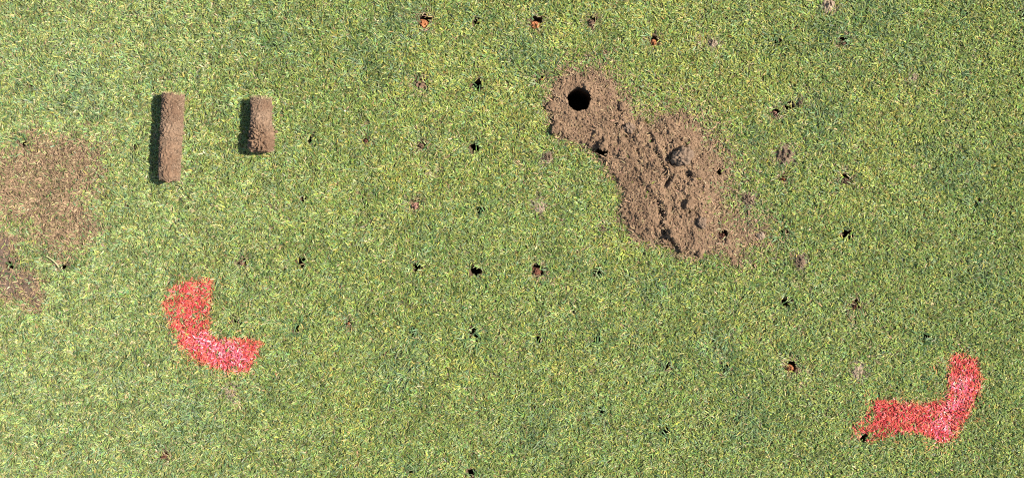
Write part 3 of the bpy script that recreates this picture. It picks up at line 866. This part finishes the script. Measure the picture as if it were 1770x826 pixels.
def build(T, m, name, mat, parent=None, col=None, tip=None, extra=None, Ls=1.0, ws=1.0):
    c = T['col'][m] if col is None else col
    t = T['tip'][m] if tip is None else tip
    V, F, Cc = blades(T['x'][m], T['y'][m], T['z'][m], T['az'][m], T['L'][m] * Ls, T['w'][m] * ws, T['a0'][m], T['a1'][m], T['roll'][m], c, t)
    if extra is not None:
        for (v, f, cc) in extra:
            F = np.concatenate([F, f + len(V)]); V = np.concatenate([V, v]); Cc = np.concatenate([Cc, cc])
    return make_mesh(name, V, F, mat, parent, Cc)

HX, HY = 0.52, 0.285
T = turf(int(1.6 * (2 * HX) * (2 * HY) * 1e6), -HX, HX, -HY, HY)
k = T['keep']; r1 = k & T['red1']; r2 = k & T['red2'] & ~r1
br_ = k & T['brown'] & ~r1 & ~r2
du = k & T['dusted'] & ~r1 & ~r2 & ~br_
gr = k & ~r1 & ~r2 & ~br_ & ~du

# tufts around half closed holes and long blades over them
ex = []
tx, ty, taz, tL = [], [], [], []
for (x_, y_, r_), h in zip(zip(hx, hy, hr), HOLES):
    m = {'tuft': 46, 'slit': 10}.get(h[3], 22)
    th = rng.uniform(0, 6.28, m); rr = r_ + rng.uniform(0.0003, 0.0045, m)
    tx += list(x_ + np.cos(th) * rr); ty += list(y_ + np.sin(th) * rr)
    inward = rng.random(m) < (0.28 if h[3] == 'tuft' else 0.12)
    taz += list(np.where(inward, th + np.pi + rng.normal(0, 0.6, m), th + rng.normal(0, 0.6, m)))
    tL += list(rng.uniform(0.0045, 0.0105 if h[3] == 'tuft' else 0.009, m))
tx, ty, taz, tL = map(np.array, (tx, ty, taz, tL)); n = len(tx)
tc = np.where(rng.random((n, 1)) < 0.7, np.array([[0.075, 0.135, 0.045]]), np.array([[0.17, 0.21, 0.08]])) * np.exp(rng.normal(0, 0.25, (n, 1)))
inside = surface_z(tx, ty)[1] > 0.3
q = ~inside
ex.append(blades(tx[q], ty[q], ground_z(tx[q], ty[q]), taz[q], tL[q], rng.uniform(0.0006, 0.0011, q.sum()), np.radians(rng.uniform(25, 60, q.sum())), np.radians(rng.uniform(80, 110, q.sum())), rng.normal(0, .4, q.sum()), tc[q], tc[q] * 1.1))
# wider, sparser turf beyond the frame
T2 = turf(240000, -1.25, 1.25, -0.95, 0.95, (HX, HY), 2.0, core=False)
k2 = T2['keep']
ex.append(blades(*[T2[s][k2] for s in ('x', 'y', 'z', 'az', 'L', 'w', 'a0', 'a1', 'roll', 'col', 'tip')]))
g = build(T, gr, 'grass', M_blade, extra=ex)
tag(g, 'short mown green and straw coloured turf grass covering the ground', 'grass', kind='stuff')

# dusted grass on and around the heap
n = du.sum()
dc = np.array([[0.205, 0.136, 0.077]]) * np.exp(rng.normal(0, 0.25, (n, 1))) * (1 + 0.05 * rng.normal(size=(n, 3)))
o = build(T, du, 'dusted_grass', M_dusted, None, dc, dc * 1.1)
for v in o.data.vertices: pass
o.parent = spill; o.location = (-cx, -cy, 0)
tag(o, kind='stuff')

# brown patch
n = br_.sum()
t_ = rng.random((n, 1))
bc = np.where(t_ < 0.55, np.array([[0.190, 0.120, 0.070]]), np.where(t_ < 0.85, np.array([[0.235, 0.165, 0.092]]), np.array([[0.17, 0.125, 0.06]]))) * np.exp(rng.normal(0, 0.22, (n, 1)))
o = build(T, br_, 'brown_turf', M_dusted, None, bc, bc * 1.1)
tag(o, 'patch of brown soil dusted grass at the left edge beside the long soil core', 'turf patch')

# sprayed marks
def paint_cols(px, py, hot):
    n = len(px); t = rng.random((n, 1))
    c = np.where(t < 0.45, np.array([[0.52, 0.048, 0.050]]), np.where(t < 0.75, np.array([[0.53, 0.105, 0.058]]), np.where(t < 0.9, np.array([[0.58, 0.16, 0.15]]), np.array([[0.30, 0.09, 0.045]]))))
    hotv = blob(px, py, hot)[:, None]
    t2 = rng.random((n, 1))
    c = np.where(t2 < 0.75 * hotv, np.where(t2 < 0.2 * hotv, np.array([[0.72, 0.36, 0.36]]), np.array([[0.68, 0.12, 0.18]])), c)
    return np.clip(0.86 * c * np.exp(rng.normal(0, 0.22, (n, 1))), 0, 0.85)

for m, hot, label in ((r1, [(352, 592, 22), (385, 605, 32), (410, 620, 25)], 'red sprayed L shape on the grass below the two soil cores'),
                      (r2, [(1664, 666, 24), (1628, 738, 26), (1648, 700, 22)], 'red sprayed mark like a backwards L on the grass in the lower right corner')):
    c = paint_cols(T['px'][m], T['py'][m], hot)
    rim = poly_sd(T['px'][m], T['py'][m], L_ONE if hot[0][0] < 600 else L_TWO)
    mixr = np.clip((3 - rim) / 16, 0, 0.7)[:, None] * rng.uniform(0.6, 1.1, (m.sum(), 1))      # overspray only tints the blades
    c = c * (1 - mixr) + T['col'][m] * mixr
    o = build(T, m, 'paint_mark', M_paint, None, c, c, Ls=0.92, ws=1.0)
    tag(o, label, 'paint mark', 'red spray paint marks')

# pale dry stalk
x0, y0 = float(wx(83)), float(wy(442)); x1, y1 = float(wx(103)), float(wy(463))
t = np.linspace(0, 1, 12); ph = np.linspace(0, 2 * np.pi, 8, endpoint=False)
V = []
dx, dy = x1 - x0, y1 - y0; L = math.hypot(dx, dy); nxx, nyy = -dy / L, dx / L
for s in t:
    rr = 0.00036 + 0.00015 * s; off = 0.0012 * math.sin(s * 2.6)
    for p in ph:
        V.append((x0 + dx * s + nxx * (off + math.cos(p) * rr), y0 + dy * s + nyy * (off + math.cos(p) * rr), 0.0062 + math.sin(p) * rr * 0.7 - 0.001 * s))
F = [(i * 8 + j, i * 8 + (j + 1) % 8, (i + 1) * 8 + (j + 1) % 8, (i + 1) * 8 + j) for i in range(11) for j in range(8)]
F += [(0, 1, 2, 3), (0, 3, 4, 7), (4, 5, 6, 7), (88, 91, 90, 89), (88, 95, 92, 91), (92, 95, 94, 93)]
m_st, n_, l_, b_ = new_mat('dry_straw')
tx_ = n_.new('ShaderNodeTexNoise'); tx_.inputs['Scale'].default_value = 700
rp_ = n_.new('ShaderNodeValToRGB'); rp_.color_ramp.elements[0].color = (0.24, 0.24, 0.10, 1); rp_.color_ramp.elements[1].color = (0.40, 0.37, 0.19, 1)
l_.new(tx_.outputs['Fac'], rp_.inputs['Fac']); l_.new(rp_.outputs['Color'], b_.inputs['Base Color']); b_.inputs['Roughness'].default_value = 0.5
o = make_mesh('dry_stalk', V, F, m_st)
tag(o, 'single pale dry grass stalk lying by a tine hole under the brown patch', 'grass stalk')
